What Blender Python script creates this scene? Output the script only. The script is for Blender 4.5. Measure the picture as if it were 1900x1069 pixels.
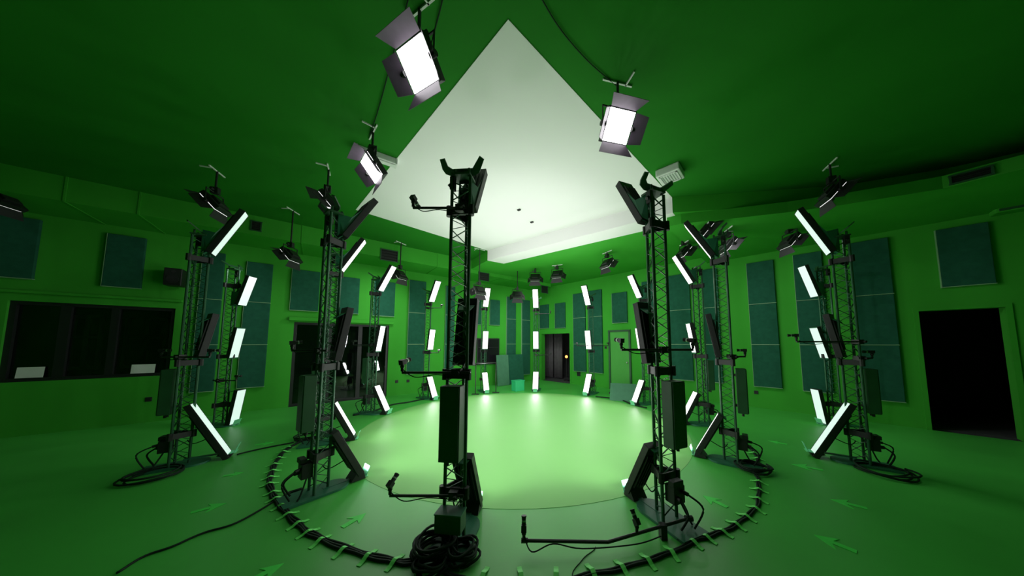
import bpy, math, random
from mathutils import Vector, Matrix
random.seed(7)
for o in list(bpy.data.objects): bpy.data.objects.remove(o)
S = bpy.context.scene
COL = S.collection
# ------------------------------------------------------------------ camera
F = 500.0; CAM_H = 1.6; PX0 = 985.0; HORIZON = 637.0
TH = math.atan(F / 6190.0); PY0 = HORIZON - F * math.tan(TH)
cd = bpy.data.cameras.new('camera'); cam = bpy.data.objects.new('camera', cd); COL.objects.link(cam)
cam.location = (0, 0, CAM_H); cam.rotation_euler = (math.pi / 2 + TH, 0, 0)
cd.sensor_width = 36.0; cd.lens = 36.0 * F / 1900.0
cd.shift_x = -(PX0 - 950.0) / 1900.0; cd.shift_y = (PY0 - 534.5) / 1900.0
cd.clip_start = 0.02; cd.clip_end = 200
S.camera = cam
# ------------------------------------------------------------------ world, exposure, lamp strengths
w = bpy.data.worlds.new('world'); S.world = w; w.use_nodes = True
w.node_tree.nodes['Background'].inputs[0].default_value = (0, 0, 0, 1)
w.node_tree.nodes['Background'].inputs[1].default_value = 0.0
vs = S.view_settings
vs.view_transform = 'Standard'; vs.look = 'None'; vs.gamma = 1.0; vs.exposure = 0.0; vs.use_curve_mapping = False
L_RING = 1.4       # glow of the LED diffusers on the inner ring of towers
L_OUTER = 0.82     # dimmed LED panels on the four outer towers
L_CEIL = 6.0       # glow of the barn-door panels hung from the ceiling
W_RING = 7.8; SPREAD_RING = math.radians(140)      # lensed beam of each ring panel
W_WALLWASH = 9.0; W_DIM = 0.08; SPREAD_CEIL = math.radians(120)   # beams of the ceiling panels
def beam(parent, loc, rot_y, w_, h_, watts, spread, col=(1, 1, 1)):
    # a real LED panel's beam: area lamp on the diffuser face, looking along local +X tilted by rot_y
    l = bpy.data.lights.new('panel_beam', 'AREA'); l.shape = 'RECTANGLE'; l.size = w_; l.size_y = h_; l.energy = watts; l.spread = spread; l.color = col
    o = bpy.data.objects.new('panel_beam', l); COL.objects.link(o); o.parent = parent; o.location = loc
    o.rotation_euler = (Matrix.Rotation(rot_y, 3, 'Y') @ Matrix.Rotation(-math.pi / 2, 3, 'Y') @ Matrix.Rotation(math.pi / 2, 3, 'Z')).to_euler()
    return o

# ------------------------------------------------------------------ pixel -> place helpers (1900x1069 frame)
CT, ST = math.cos(TH), math.sin(TH)
def ray(px, py):
    xc = (px - PX0) / F; yc = (PY0 - py) / F
    return Vector((xc, CT - yc * ST, ST + yc * CT))
C0 = Vector((0, 0, CAM_H))
def atz(px, py, z=0.0):
    d = ray(px, py); return C0 + d * ((z - CAM_H) / d.z)
def aty(px, py, y):
    d = ray(px, py); return C0 + d * (y / d.y)

# ------------------------------------------------------------------ materials
MATS = {}
def mat(name, col, rough=0.6, metal=0.0, spec=0.5, var=0.0, scale=6.0, bump=0.0, emit=None, strength=0.0):
    if name in MATS: return MATS[name]
    m = bpy.data.materials.new(name); m.use_nodes = True
    nt = m.node_tree; b = nt.nodes['Principled BSDF']
    b.inputs['Base Color'].default_value = (*col, 1); b.inputs['Roughness'].default_value = rough
    b.inputs['Metallic'].default_value = metal; b.inputs['Specular IOR Level'].default_value = spec
    if var > 0 or bump > 0:
        tc = nt.nodes.new('ShaderNodeTexCoord'); n = nt.nodes.new('ShaderNodeTexNoise')
        n.inputs['Scale'].default_value = scale; n.inputs['Detail'].default_value = 6
        nt.links.new(tc.outputs['Object'], n.inputs['Vector'])
        if var > 0:
            r = nt.nodes.new('ShaderNodeValToRGB')
            r.color_ramp.elements[0].position = 0.3; r.color_ramp.elements[1].position = 0.7
            r.color_ramp.elements[0].color = (*[c * (1 - var) for c in col], 1)
            r.color_ramp.elements[1].color = (*[min(1, c * (1 + var)) for c in col], 1)
            nt.links.new(n.outputs['Fac'], r.inputs['Fac']); nt.links.new(r.outputs['Color'], b.inputs['Base Color'])
        if bump > 0:
            n2 = nt.nodes.new('ShaderNodeTexNoise'); n2.inputs['Scale'].default_value = scale * 12
            nt.links.new(tc.outputs['Object'], n2.inputs['Vector'])
            bp = nt.nodes.new('ShaderNodeBump'); bp.inputs['Strength'].default_value = bump; bp.inputs['Distance'].default_value = 0.01
            nt.links.new(n2.outputs['Fac'], bp.inputs['Height']); nt.links.new(bp.outputs['Normal'], b.inputs['Normal'])
    if emit:
        b.inputs['Emission Color'].default_value = (*emit, 1); b.inputs['Emission Strength'].default_value = strength
    MATS[name] = m; return m
def glass_mat():
    m = bpy.data.materials.new('dark_glass'); m.use_nodes = True; nt = m.node_tree; nt.nodes.clear()
    o = nt.nodes.new('ShaderNodeOutputMaterial'); t = nt.nodes.new('ShaderNodeBsdfTransparent'); g = nt.nodes.new('ShaderNodeBsdfGlossy')
    t.inputs[0].default_value = (0.62, 0.70, 0.66, 1); g.inputs['Roughness'].default_value = 0.02; g.inputs[0].default_value = (.9, .9, .9, 1)
    fr = nt.nodes.new('ShaderNodeFresnel'); fr.inputs[0].default_value = 1.5
    mx = nt.nodes.new('ShaderNodeMixShader')
    nt.links.new(fr.outputs[0], mx.inputs[0]); nt.links.new(t.outputs[0], mx.inputs[1]); nt.links.new(g.outputs[0], mx.inputs[2])
    nt.links.new(mx.outputs[0], o.inputs[0]); MATS['glass'] = m; return m
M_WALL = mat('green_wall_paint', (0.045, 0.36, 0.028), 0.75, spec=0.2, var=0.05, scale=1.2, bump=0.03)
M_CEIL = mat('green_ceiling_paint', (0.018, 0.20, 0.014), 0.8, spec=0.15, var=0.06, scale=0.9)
M_FLOOR = mat('green_floor_paint', (0.065, 0.49, 0.06), 0.44, spec=1.0, var=0.10, scale=0.8, bump=0.02)
M_DISC = mat('pale_green_stage_vinyl', (0.20, 0.56, 0.14), 0.55, spec=0.45, var=0.03, scale=0.7)
M_WHITE = mat('white_ceiling_paint', (0.86, 0.86, 0.85), 0.8, spec=0.2, var=0.015, scale=1.0)
M_TEAL = mat('teal_acoustic_fabric', (0.018, 0.105, 0.062), 0.95, spec=0.1, var=0.12, scale=9, bump=0.15)
M_STRIP = mat('pale_edge_strip', (0.22, 0.42, 0.22), 0.5)
M_TRUSS = mat('dark_green_painted_steel', (0.022, 0.10, 0.045), 0.38, metal=0.25, var=0.2, scale=14)
M_BLACK = mat('black_powder_coat', (0.010, 0.012, 0.011), 0.5, var=0.25, scale=20)
M_BLACKM = mat('matt_black_flap', (0.016, 0.014, 0.017), 0.55, var=0.2, scale=16)
M_FLAP_LIT = mat('flap_lamp_glow_tone', (0.13, 0.095, 0.14), 0.45, var=0.1, scale=16)  # black flaps lightened to purple: the lamps' glow is put into the colour
M_CAB = mat('dark_green_cabinet_paint', (0.018, 0.085, 0.03), 0.5, var=0.12, scale=7)
M_PLATE = mat('teal_green_plate', (0.02, 0.15, 0.075), 0.5, var=0.12, scale=9)
M_CABLE = mat('black_rubber_cable', (0.008, 0.022, 0.012), 0.75, spec=0.2, var=0.2, scale=30)
M_TAPE = mat('bright_green_tape', (0.16, 0.80, 0.15), 0.6, var=0.06, scale=20)
M_ARROW = mat('green_arrow_tape', (0.07, 0.76, 0.09), 0.55, var=0.05, scale=20)
M_FRAME = mat('dark_window_frame', (0.012, 0.014, 0.014), 0.45, var=0.1, scale=12)
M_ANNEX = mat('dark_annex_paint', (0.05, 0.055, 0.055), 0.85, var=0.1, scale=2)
M_PAPER = mat('white_paper', (0.75, 0.78, 0.75), 0.8, var=0.02, scale=10)
M_VENT = mat('black_vent_metal', (0.006, 0.008, 0.007), 0.6, var=0.1, scale=15)
M_LITE = mat('white_fixture_plastic', (0.72, 0.76, 0.72), 0.45, var=0.02, scale=8)
M_SILVER = mat('brushed_aluminium', (0.5, 0.55, 0.5), 0.35, metal=0.8, var=0.08, scale=25)
M_GREENBOX = mat('emerald_plastic', (0.03, 0.50, 0.20), 0.5, var=0.05, scale=10)
M_GREYGREEN = mat('grey_green_board', (0.06, 0.20, 0.11), 0.8, var=0.1, scale=6)
M_CURTAIN = mat('grey_curtain_cloth', (0.11, 0.105, 0.11), 0.9, var=0.15, scale=8)
M_GREENDOOR = mat('green_door_paint', (0.065, 0.38, 0.05), 0.6, var=0.04, scale=3)
M_GLASS = glass_mat()
M_LED = mat('led_diffuser_white', (0.9, 0.9, 0.9), 0.5, emit=(1.0, 0.99, 0.98), strength=L_RING)
M_LEDO = mat('led_diffuser_dimmed', (0.35, 0.4, 0.38), 0.5, emit=(0.78, 1.0, 0.90), strength=L_OUTER)
M_LEDC = mat('led_diffuser_ceiling', (0.9, 0.9, 0.9), 0.5, emit=(1.0, 0.97, 1.0), strength=L_CEIL)
M_LEDD = mat('led_diffuser_low', (0.9, 0.9, 0.9), 0.5, emit=(1.0, 0.97, 1.0), strength=1.05)
M_ORANGE = mat('orange_lamp_glass', (0.9, 0.4, 0.1), 0.5, emit=(1.0, 0.35, 0.08), strength=3.0)
M_TOE = mat('pale_green_toe_plastic', (0.20, 0.70, 0.38), 0.5, var=0.05, scale=10)

# ------------------------------------------------------------------ mesh helpers
class MB:
    def __init__(s): s.v = []; s.f = []; s.sm = False
    def box(s, c, d, m=None):
        i = len(s.v); x, y, z = d[0] / 2, d[1] / 2, d[2] / 2; c = Vector(c)
        for a, b, e in ((-1,-1,-1),(1,-1,-1),(1,1,-1),(-1,1,-1),(-1,-1,1),(1,-1,1),(1,1,1),(-1,1,1)):
            p = Vector((a * x, b * y, e * z))
            if m is not None: p = m @ p
            s.v.append(tuple(c + p))
        s.f += [tuple(i + k for k in q) for q in ((0,3,2,1),(4,5,6,7),(0,1,5,4),(1,2,6,5),(2,3,7,6),(3,0,4,7))]
        return s
    def cyl(s, a, b, r, n=8, r2=None):
        a, b = Vector(a), Vector(b); d = (b - a).normalized()
        u = d.orthogonal().normalized(); v = d.cross(u); i = len(s.v); r2 = r if r2 is None else r2
        for p, rr in ((a, r), (b, r2)):
            for k in range(n):
                t = 2 * math.pi * k / n; s.v.append(tuple(p + (u * math.cos(t) + v * math.sin(t)) * rr))
        for k in range(n): s.f.append((i + k, i + (k + 1) % n, i + n + (k + 1) % n, i + n + k))
        s.f.append(tuple(i + k for k in reversed(range(n)))); s.f.append(tuple(i + n + k for k in range(n)))
        return s
    def tube(s, pts, r, n=6, closed=False):
        P = [Vector(p) for p in pts]; i = len(s.v); N = len(P); ref = Vector((0, 0, 1))
        for k, p in enumerate(P):
            a = P[(k - 1) % N] if (closed or k > 0) else P[k]; b = P[(k + 1) % N] if (closed or k < N - 1) else P[k]
            d = (b - a).normalized(); u = d.cross(ref)
            if u.length < 0.05: u = d.cross(Vector((1, 0, 0)))
            u.normalize(); v = u.cross(d)
            for j in range(n):
                t = 2 * math.pi * j / n; s.v.append(tuple(p + (u * math.cos(t) + v * math.sin(t)) * r))
        for k in range(N if closed else N - 1):
            for j in range(n):
                a, b = i + k * n, i + ((k + 1) % N) * n
                s.f.append((a + j, a + (j + 1) % n, b + (j + 1) % n, b + j))
        if not closed:
            s.f.append(tuple(i + k for k in reversed(range(n)))); s.f.append(tuple(i + (N - 1) * n + k for k in range(n)))
        return s
    def prism(s, poly, ext, conv=None):
        # poly: list of 3D points (planar), ext: extrusion vector
        i = len(s.v); n = len(poly); e = Vector(ext)
        for p in poly: s.v.append(tuple(Vector(p)))
        for p in poly: s.v.append(tuple(Vector(p) + e))
        s.f.append(tuple(i + k for k in reversed(range(n)))); s.f.append(tuple(i + n + k for k in range(n)))
        for k in range(n): s.f.append((i + k, i + (k + 1) % n, i + n + (k + 1) % n, i + n + k))
        return s
    def sphere(s, c, r, n=10, m=6):
        i = len(s.v); c = Vector(c)
        for a in range(1, m):
            t = math.pi * a / m
            for b in range(n):
                p = 2 * math.pi * b / n; s.v.append(tuple(c + Vector((math.sin(t) * math.cos(p), math.sin(t) * math.sin(p), math.cos(t))) * r))
        s.v.append(tuple(c + Vector((0, 0, r)))); s.v.append(tuple(c - Vector((0, 0, r)))); T = len(s.v)
        for a in range(m - 2):
            for b in range(n):
                q = i + a * n; s.f.append((q + b, q + n + b, q + n + (b + 1) % n, q + (b + 1) % n))
        for b in range(n):
            s.f.append((T - 2, i + b, i + (b + 1) % n)); q = i + (m - 2) * n; s.f.append((T - 1, q + (b + 1) % n, q + b))
        return s
    def mesh(s, name, material, smooth=False):
        import bmesh
        me = bpy.data.meshes.new(name); me.from_pydata(s.v, [], s.f)
        bm = bmesh.new(); bm.from_mesh(me); bmesh.ops.recalc_face_normals(bm, faces=bm.faces); bm.to_mesh(me); bm.free()
        me.materials.append(material)
        if smooth: me.polygons.foreach_set('use_smooth', [True] * len(me.polygons))
        me.update(); return me
def put(name, me, parent=None, loc=(0, 0, 0), rot=(0, 0, 0), label=None, cat=None, group=None, kind=None, bevel=0):
    o = bpy.data.objects.new(name, me); COL.objects.link(o); o.location = loc; o.rotation_euler = rot
    if parent: o.parent = parent
    tag(o, label, cat, group, kind)
    if bevel:
        b = o.modifiers.new('bevel', 'BEVEL'); b.width = bevel; b.segments = 2; b.limit_method = 'ANGLE'
    return o
def tag(o, label=None, cat=None, group=None, kind=None):
    if label: o['label'] = label
    if cat: o['category'] = cat
    if group: o['group'] = group
    if kind: o['kind'] = kind
def thing(name, label, cat, loc=(0, 0, 0), rz=0, group=None):
    return put(name, None, None, loc, (0, 0, rz), label, cat, group)
def smooth_path(pts, sub=6, closed=False):
    P = [Vector(p) for p in pts]; out = []; N = len(P)
    for k in range(N if closed else N - 1):
        g = lambda i: P[i % N] if closed else P[max(0, min(N - 1, i))]
        p0, p1, p2, p3 = g(k - 1), g(k), g(k + 1), g(k + 2)
        for j in range(sub):
            t = j / sub
            out.append(0.5 * ((2 * p1) + (p2 - p0) * t + (2 * p0 - 5 * p1 + 4 * p2 - p3) * t * t + (3 * p1 - p0 - 3 * p2 + p3) * t ** 3))
    if not closed: out.append(P[-1])
    return out

# ------------------------------------------------------------------ room shell
CEIL_Z = 4.35; SOFFIT_Z = 4.05; DUCT_Z = 3.93
class Wall:
    # frame: X along the wall, Y into the room, Z up
    def __init__(s, a, b):
        a, b = Vector(a), Vector(b); u = (b - a).normalized(); n = Vector((-u.y, u.x, 0))
        if n.dot(C0 - a) < 0: n = -n
        n.z = 0; s.n = n.normalized(); s.x = Vector((s.n.y, -s.n.x, 0)); s.o = Vector((a.x, a.y, 0)); s.rz = math.atan2(s.x.y, s.x.x)
    def sz(s, px, py, off=0.0):
        d = ray(px, py); t = (s.o + s.n * off - C0).dot(s.n) / d.dot(s.n); p = C0 + d * t
        return (p - s.o).dot(s.x), p.z
    def pt(s, q, y=0.0, z=0.0): return s.o + s.x * q + s.n * y + Vector((0, 0, z))
WL = Wall(atz(760, 731), atz(0, 814)); WR = Wall(atz(1058, 712), atz(1721, 797))
# far corner of the two walls
def isect(A, B):
    d = B.o - A.o; det = A.x.x * (-B.x.y) - A.x.y * (-B.x.x)
    t = (d.x * (-B.x.y) - d.y * (-B.x.x)) / det; return t
sL_c = isect(WL, WR); corner = WL.pt(sL_c); sR_c = (corner - WR.o).dot(WR.x)
LEN_L, LEN_R = 15.0, 13.5
endL = corner + WL.x * LEN_L; endR = corner - WR.x * LEN_R; near = endL + (endR - corner)
fl = MB(); fl.prism([corner, endL, near, endR], (0, 0, -0.2)); FLOOR = put('floor', fl.mesh('floor', M_FLOOR), kind='structure')
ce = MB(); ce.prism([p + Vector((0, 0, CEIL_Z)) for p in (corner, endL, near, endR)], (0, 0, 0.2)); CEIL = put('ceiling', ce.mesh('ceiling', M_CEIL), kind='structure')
def build_wall(name, W, s0, s1, holes):
    m = MB(); xs = sorted({s0, s1, *[h[0] for h in holes], *[h[1] for h in holes]}); zs = sorted({0.0, CEIL_Z, *[h[2] for h in holes], *[h[3] for h in holes]})
    for i in range(len(xs) - 1):
        for j in range(len(zs) - 1):
            cx, cz = (xs[i] + xs[i + 1]) / 2, (zs[j] + zs[j + 1]) / 2
            if any(h[0] < cx < h[1] and h[2] < cz < h[3] for h in holes): continue
            m.box((cx, -0.1, cz), (xs[i + 1] - xs[i], 0.2, zs[j + 1] - zs[j]))
    return put(name, m.mesh(name, M_WALL), None, W.o, (0, 0, W.rz), kind='structure')
def rect(W, quad):
    q = [W.sz(*p) for p in quad]; ss = sorted(a for a, _ in q); zz = sorted(b for _, b in q)
    return [(ss[0] + ss[1]) / 2, (ss[2] + ss[3]) / 2, (zz[0] + zz[1]) / 2, (zz[2] + zz[3]) / 2]
H_WIN = rect(WL, [(5, 557), (325, 572), (314, 697), (0, 710)])
H_GDOOR = rect(WL, [(545.8, 597), (723.5, 604.4), (716, 732), (535, 750)]); H_GDOOR[2] = 0.0
H_CURT = rect(WR, [(1005.5, 618.5), (1057.5, 620), (1057.5, 711), (1005.5, 705.5)]); H_CURT[2] = 0.0
H_DARK = rect(WR, [(1706.7, 577), (1873, 570), (1891, 813), (1726, 796)]); H_DARK[2] = 0.0
WALL_L = build_wall('wall_left', WL, sL_c, sL_c + LEN_L, [H_WIN, H_GDOOR])
WALL_R = build_wall('wall_right', WR, sR_c - LEN_R, sR_c, [H_CURT, H_DARK])
for nm, a, b in (('wall_rear_left', endL, near), ('wall_rear_right', near, endR)):
    W = Wall(a, b); q = [(a - W.o).dot(W.x), (b - W.o).dot(W.x)]; build_wall(nm, W, min(q), max(q), [])
# dark annex rooms behind the openings
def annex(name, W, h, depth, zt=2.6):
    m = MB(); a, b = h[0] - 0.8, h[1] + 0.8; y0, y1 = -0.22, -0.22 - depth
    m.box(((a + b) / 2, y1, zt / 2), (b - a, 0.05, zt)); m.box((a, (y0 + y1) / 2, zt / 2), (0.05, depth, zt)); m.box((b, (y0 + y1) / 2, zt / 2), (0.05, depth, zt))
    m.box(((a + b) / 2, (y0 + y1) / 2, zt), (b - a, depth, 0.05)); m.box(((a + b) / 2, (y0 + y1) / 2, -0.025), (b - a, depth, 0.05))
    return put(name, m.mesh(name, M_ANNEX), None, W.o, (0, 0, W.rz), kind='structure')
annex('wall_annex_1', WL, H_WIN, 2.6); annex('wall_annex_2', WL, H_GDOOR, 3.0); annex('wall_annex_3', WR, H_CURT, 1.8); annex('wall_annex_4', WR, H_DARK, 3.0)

# ceiling duct along the left wall, with seams and vents
DUCT_W = 1.1
dm = MB(); d0, d1 = WL.sz(1022, 524, DUCT_W)[0], sL_c + LEN_L - 0.05
dm.box(((d0 + d1) / 2, DUCT_W / 2, (DUCT_Z + CEIL_Z) / 2), (d1 - d0, DUCT_W, CEIL_Z - DUCT_Z))
DUCT = put('trim_1', dm.mesh('duct', M_WALL), None, WL.o, (0, 0, WL.rz), kind='structure')
for px, py in ((122, 350), (258, 385), (560, 445), (665, 463), (812, 497), (930, 520)):
    s_ = WL.sz(px, py, DUCT_W)[0]; m = MB(); m.box((s_, DUCT_W + 0.004, (DUCT_Z + CEIL_Z) / 2), (0.025, 0.012, CEIL_Z - DUCT_Z)); m.box((s_, DUCT_W / 2, DUCT_Z - 0.004), (0.025, DUCT_W, 0.012))
    put('seam', m.mesh('seam', M_WALL), DUCT)
def vent(W, off, quad, lab, slats=4):
    q = [W.sz(x, y, off) for x, y in quad]; s0, s1 = min(a for a, _ in q), max(a for a, _ in q)
    z0 = sum(sorted(b for _, b in q)[:2]) / 2; z1 = sum(sorted(b for _, b in q)[2:]) / 2
    c = W.pt((s0 + s1) / 2, off, (z0 + z1) / 2); ww, hh = s1 - s0, z1 - z0
    t = thing('air_vent', lab, 'vent', c, W.rz, 'air vents in the ceiling ducts')
    m = MB(); m.box((0, 0.004, 0), (ww, 0.008, hh)); put('backing', m.mesh('vent_back', M_VENT), t)
    m = MB()
    for dx, dz, a, b in ((0, hh / 2, ww + .03, .02), (0, -hh / 2, ww + .03, .02), (ww / 2, 0, .02, hh), (-ww / 2, 0, .02, hh)): m.box((dx, 0.012, dz), (a, 0.024, b))
    put('frame', m.mesh('vent_frame', M_CAB), t)
    for k in range(slats):
        m = MB(); m.box((0, 0.014, -hh / 2 + hh * (k + .5) / slats), (ww, 0.012, 0.01), Matrix.Rotation(0.6, 3, 'X')); put('slat', m.mesh('vent_slat', M_VENT), t)
vent(WL, DUCT_W, [(467, 410), (484, 413), (484, 430), (467, 427)], 'small black air vent in left duct beside the outer left towers')
vent(WL, DUCT_W, [(707, 462), (738, 467), (737, 487), (707, 482)], 'wide black air vent in left duct above the glass door')
vent(WL, DUCT_W, [(888, 505), (907, 508), (906, 522), (888, 520)], 'black air vent in left duct right of the front tower')
vent(WL, DUCT_W, [(1004, 530), (1016, 532), (1016, 545), (1004, 543)], 'last black air vent at the far end of left duct')

# soffit along the right wall
SF = [atz(px, py, CEIL_Z) for px, py in ((905, 465), (1247, 366), (1566, 344), (1760, 312), (1900, 281))]
SF.append(SF[-1] + (SF[-1] - SF[-2]).normalized() * 1.6)
def wr_foot(p): s_ = (p - WR.o).dot(WR.x); return WR.pt(s_, 0.0, CEIL_Z)
sm_ = MB()
poly = SF + [wr_foot(SF[-1]), Vector((corner.x, corner.y, CEIL_Z)), WL.pt(WL.sz(905, 470, DUCT_W)[0] + 0.6, DUCT_W, CEIL_Z)]
sm_.prism(poly, (0, 0, SOFFIT_Z - CEIL_Z)); SOFFIT = put('trim_2', sm_.mesh('soffit', M_WALL), kind='structure')
DB = [atz(px, py, 3.86) for px, py in ((1238, 421), (1264, 415), (1363, 405), (1462, 394), (1571, 379), (1750, 350), (1900, 313))]
DB.append(DB[-1] + (DB[-1] - DB[-2]).normalized() * 1.6)
def wr_at(p, z): q = wr_foot(p); return Vector((q.x, q.y, z))
m = MB(); m.prism(DB + [wr_at(DB[-1], 3.86), wr_at(DB[0], 3.86)], (0, 0, SOFFIT_Z - 3.86)); RDUCT = put('trim_6', m.mesh('right_duct', M_WALL), kind='structure')
# white painted square: ceiling part, soffit face, strip under the soffit
A_, B_, D_ = atz(943, 35, CEIL_Z), atz(660, 389, CEIL_Z), atz(1247, 366, CEIL_Z); E_ = SF[0]
m = MB(); m.prism([A_, B_, E_, D_], (0, 0, -0.006)); put('white_patch', m.mesh('white_patch', M_WHITE), CEIL)
inn = (A_ - (D_ + E_) / 2); inn.z = 0; inn.normalize()
e0, e1 = SF[0], SF[1]; dn = Vector((0, 0, SOFFIT_Z - CEIL_Z)); nn = Vector((-(e1 - e0).y, (e1 - e0).x, 0)).normalized()
if nn.dot(inn) < 0: nn = -nn
m = MB(); m.prism([e0 - nn * .002, e1 - nn * .002, e1 - nn * .002 + dn, e0 - nn * .002 + dn], nn * 0.008); put('white_patch', m.mesh('white_face', M_WHITE), SOFFIT)
z4 = SOFFIT_Z
m = MB(); m.prism([e0 + dn, e1 + dn, atz(1264, 412, z4), atz(935, 489, z4)], (0, 0, -0.006)); put('white_patch', m.mesh('white_under', M_WHITE), SOFFIT)
vent_q = [(1763, 311), (1845, 292), (1845, 316), (1763, 341)]
p0, p1 = DB[5], DB[6]; Ws = Wall(Vector((p0.x, p0.y, 0)), Vector((p1.x, p1.y, 0)))
vent(Ws, 0.0, [(1764, 327), (1840, 309), (1840, 324), (1764, 343)], 'long black air vent in the right soffit above the dark doorway')
# ledges
def ledge(name, W, pa, pb, d=0.06, t=0.05):
    a, b = W.sz(*pa), W.sz(*pb); z = (a[1] + b[1]) / 2; m = MB(); m.box(((a[0] + b[0]) / 2, d / 2, z), (abs(a[0] - b[0]), d, t))
    put(name, m.mesh(name, M_WALL), None, W.o, (0, 0, W.rz), kind='structure', bevel=0.008)
ledge('trim_3', WL, (-60, 536), (340, 559)); ledge('trim_4', WL, (537, 590), (729, 601), 0.1, 0.09)
bm_ = MB(); bm_.box(((sL_c + sL_c + LEN_L) / 2, 0.006, 0.03), (LEN_L, 0.012, 0.06)); 

# ------------------------------------------------------------------ windows and doors in the walls
def frame_mesh(w_, h_, t, d, y=0.0):
    m = MB()
    for cx, cz, a, b in ((0, h_ / 2 - t / 2, w_, t), (0, -h_ / 2 + t / 2, w_, t), (w_ / 2 - t / 2, 0, t, h_ - 2 * t), (-w_ / 2 + t / 2, 0, t, h_ - 2 * t)): m.box((cx, y, cz), (a, d, b))
    return m
def window(name, W, h, bars, rails=()):
    w_, z_ = h[1] - h[0], h[3] - h[2]; t = put(name, None, None, W.pt((h[0] + h[1]) / 2, -0.1, (h[2] + h[3]) / 2), (0, 0, W.rz), kind='structure')
    put('window_frame', frame_mesh(w_, z_, 0.06, 0.1).mesh('wf', M_FRAME), t)
    for s_, bw in bars:
        m = MB(); m.box((s_ - (h[0] + h[1]) / 2, 0, 0), (bw, 0.09, z_ - 0.12)); put('mullion', m.mesh('mullion', M_FRAME), t)
    edges = [-w_ / 2 + .06] + [x for s_, bw in sorted(bars) for x in (s_ - (h[0] + h[1]) / 2 - bw / 2, s_ - (h[0] + h[1]) / 2 + bw / 2)] + [w_ / 2 - .06]
    for k in range(0, len(edges), 2):
        m = MB(); m.box(((edges[k] + edges[k + 1]) / 2, -0.02, 0), (edges[k + 1] - edges[k], 0.008, z_ - 0.12)); put('pane', m.mesh('pane', M_GLASS), t)
    return t
window('window_1', WL, H_WIN, [(WL.sz(111, 630)[0], 0.11), (WL.sz(205, 630)[0], 0.09)])
sill = MB(); sill.box(((H_WIN[0] + H_WIN[1]) / 2, -0.19, H_WIN[2] + 0.012), (H_WIN[1] - H_WIN[0], 0.34, 0.024)); put('trim_5', sill.mesh('sill', M_FRAME), None, WL.o, (0, 0, WL.rz), kind='structure')
for q, lab in (([(24, 679), (77, 678), (76, 698), (23, 699)], 'white paper sheet propped in left end of the long window'), ([(241, 674), (284, 674), (286, 690), (239, 691)], 'white paper sheet propped in right end of the long window')):
    r = rect(WL, q); m = MB(); hh = r[3] - r[2]; m.box((0, 0, hh / 2), (r[1] - r[0], 0.004, hh), None)
    put('paper_sheet', m.mesh('paper', M_PAPER), None, WL.pt((r[0] + r[1]) / 2, -0.058, H_WIN[2] + 0.062), (0.12, 0, WL.rz), lab, 'paper', 'paper sheets in the long window')
# inner window frames seen through the long window
ann = MB(); 
for a, b in ((120, 176), (225, 300)):
    s0, s1 = WL.sz(a, 630, -2.5)[0], WL.sz(b, 630, -2.5)[0]
    for zz in (1.0, 1.75, 2.25): ann.box(((s0 + s1) / 2, -2.72, zz), (abs(s1 - s0), 0.06, 0.07))
    for ss in (s0, (s0 + s1) / 2, s1): ann.box((ss, -2.72, 1.6), (0.07, 0.06, 1.3))
put('window_3', ann.mesh('inner_window', mat('grey_inner_frame', (0.16, 0.17, 0.16), 0.6)), None, WL.o, (0, 0, WL.rz), kind='structure')
window('window_2', WL, H_GDOOR, [(WL.sz(668, 640)[0], 0.10), (WL.sz(612, 640)[0], 0.07)])
# wall screen
def wall_box(W, r, y, d, name, mt, parent=None, **k):
    m = MB(); m.box((0, 0, 0), (r[1] - r[0], d, r[3] - r[2])); return put(name, m.mesh(name, mt), parent, W.pt((r[0] + r[1]) / 2, y + d / 2, (r[2] + r[3]) / 2) if not parent else k.pop('loc'), (0, 0, W.rz) if not parent else (0, 0, 0), **k)
r = rect(WL, [(884, 628), (927, 628), (923, 676), (884, 676)])
t = thing('wall_screen', 'black wall mounted screen behind the far left towers', 'screen', WL.pt((r[0] + r[1]) / 2, 0, (r[2] + r[3]) / 2), WL.rz)
m = MB(); m.box((0, 0.03, 0), (r[1] - r[0], 0.06, r[3] - r[2])); put('housing', m.mesh('scr', M_FRAME), t)
m = MB(); m.box((0, 0.063, 0.02), (r[1] - r[0] - .08, 0.008, r[3] - r[2] - .12)); put('display', m.mesh('disp', mat('black_display', (0.01, 0.008, 0.012), 0.15)), t)
m = MB(); m.box((0, 0.07, 0.15), (r[1] - r[0] - .1, 0.01, 0.02)); put('bar', m.mesh('bar', M_FRAME), t)
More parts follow.
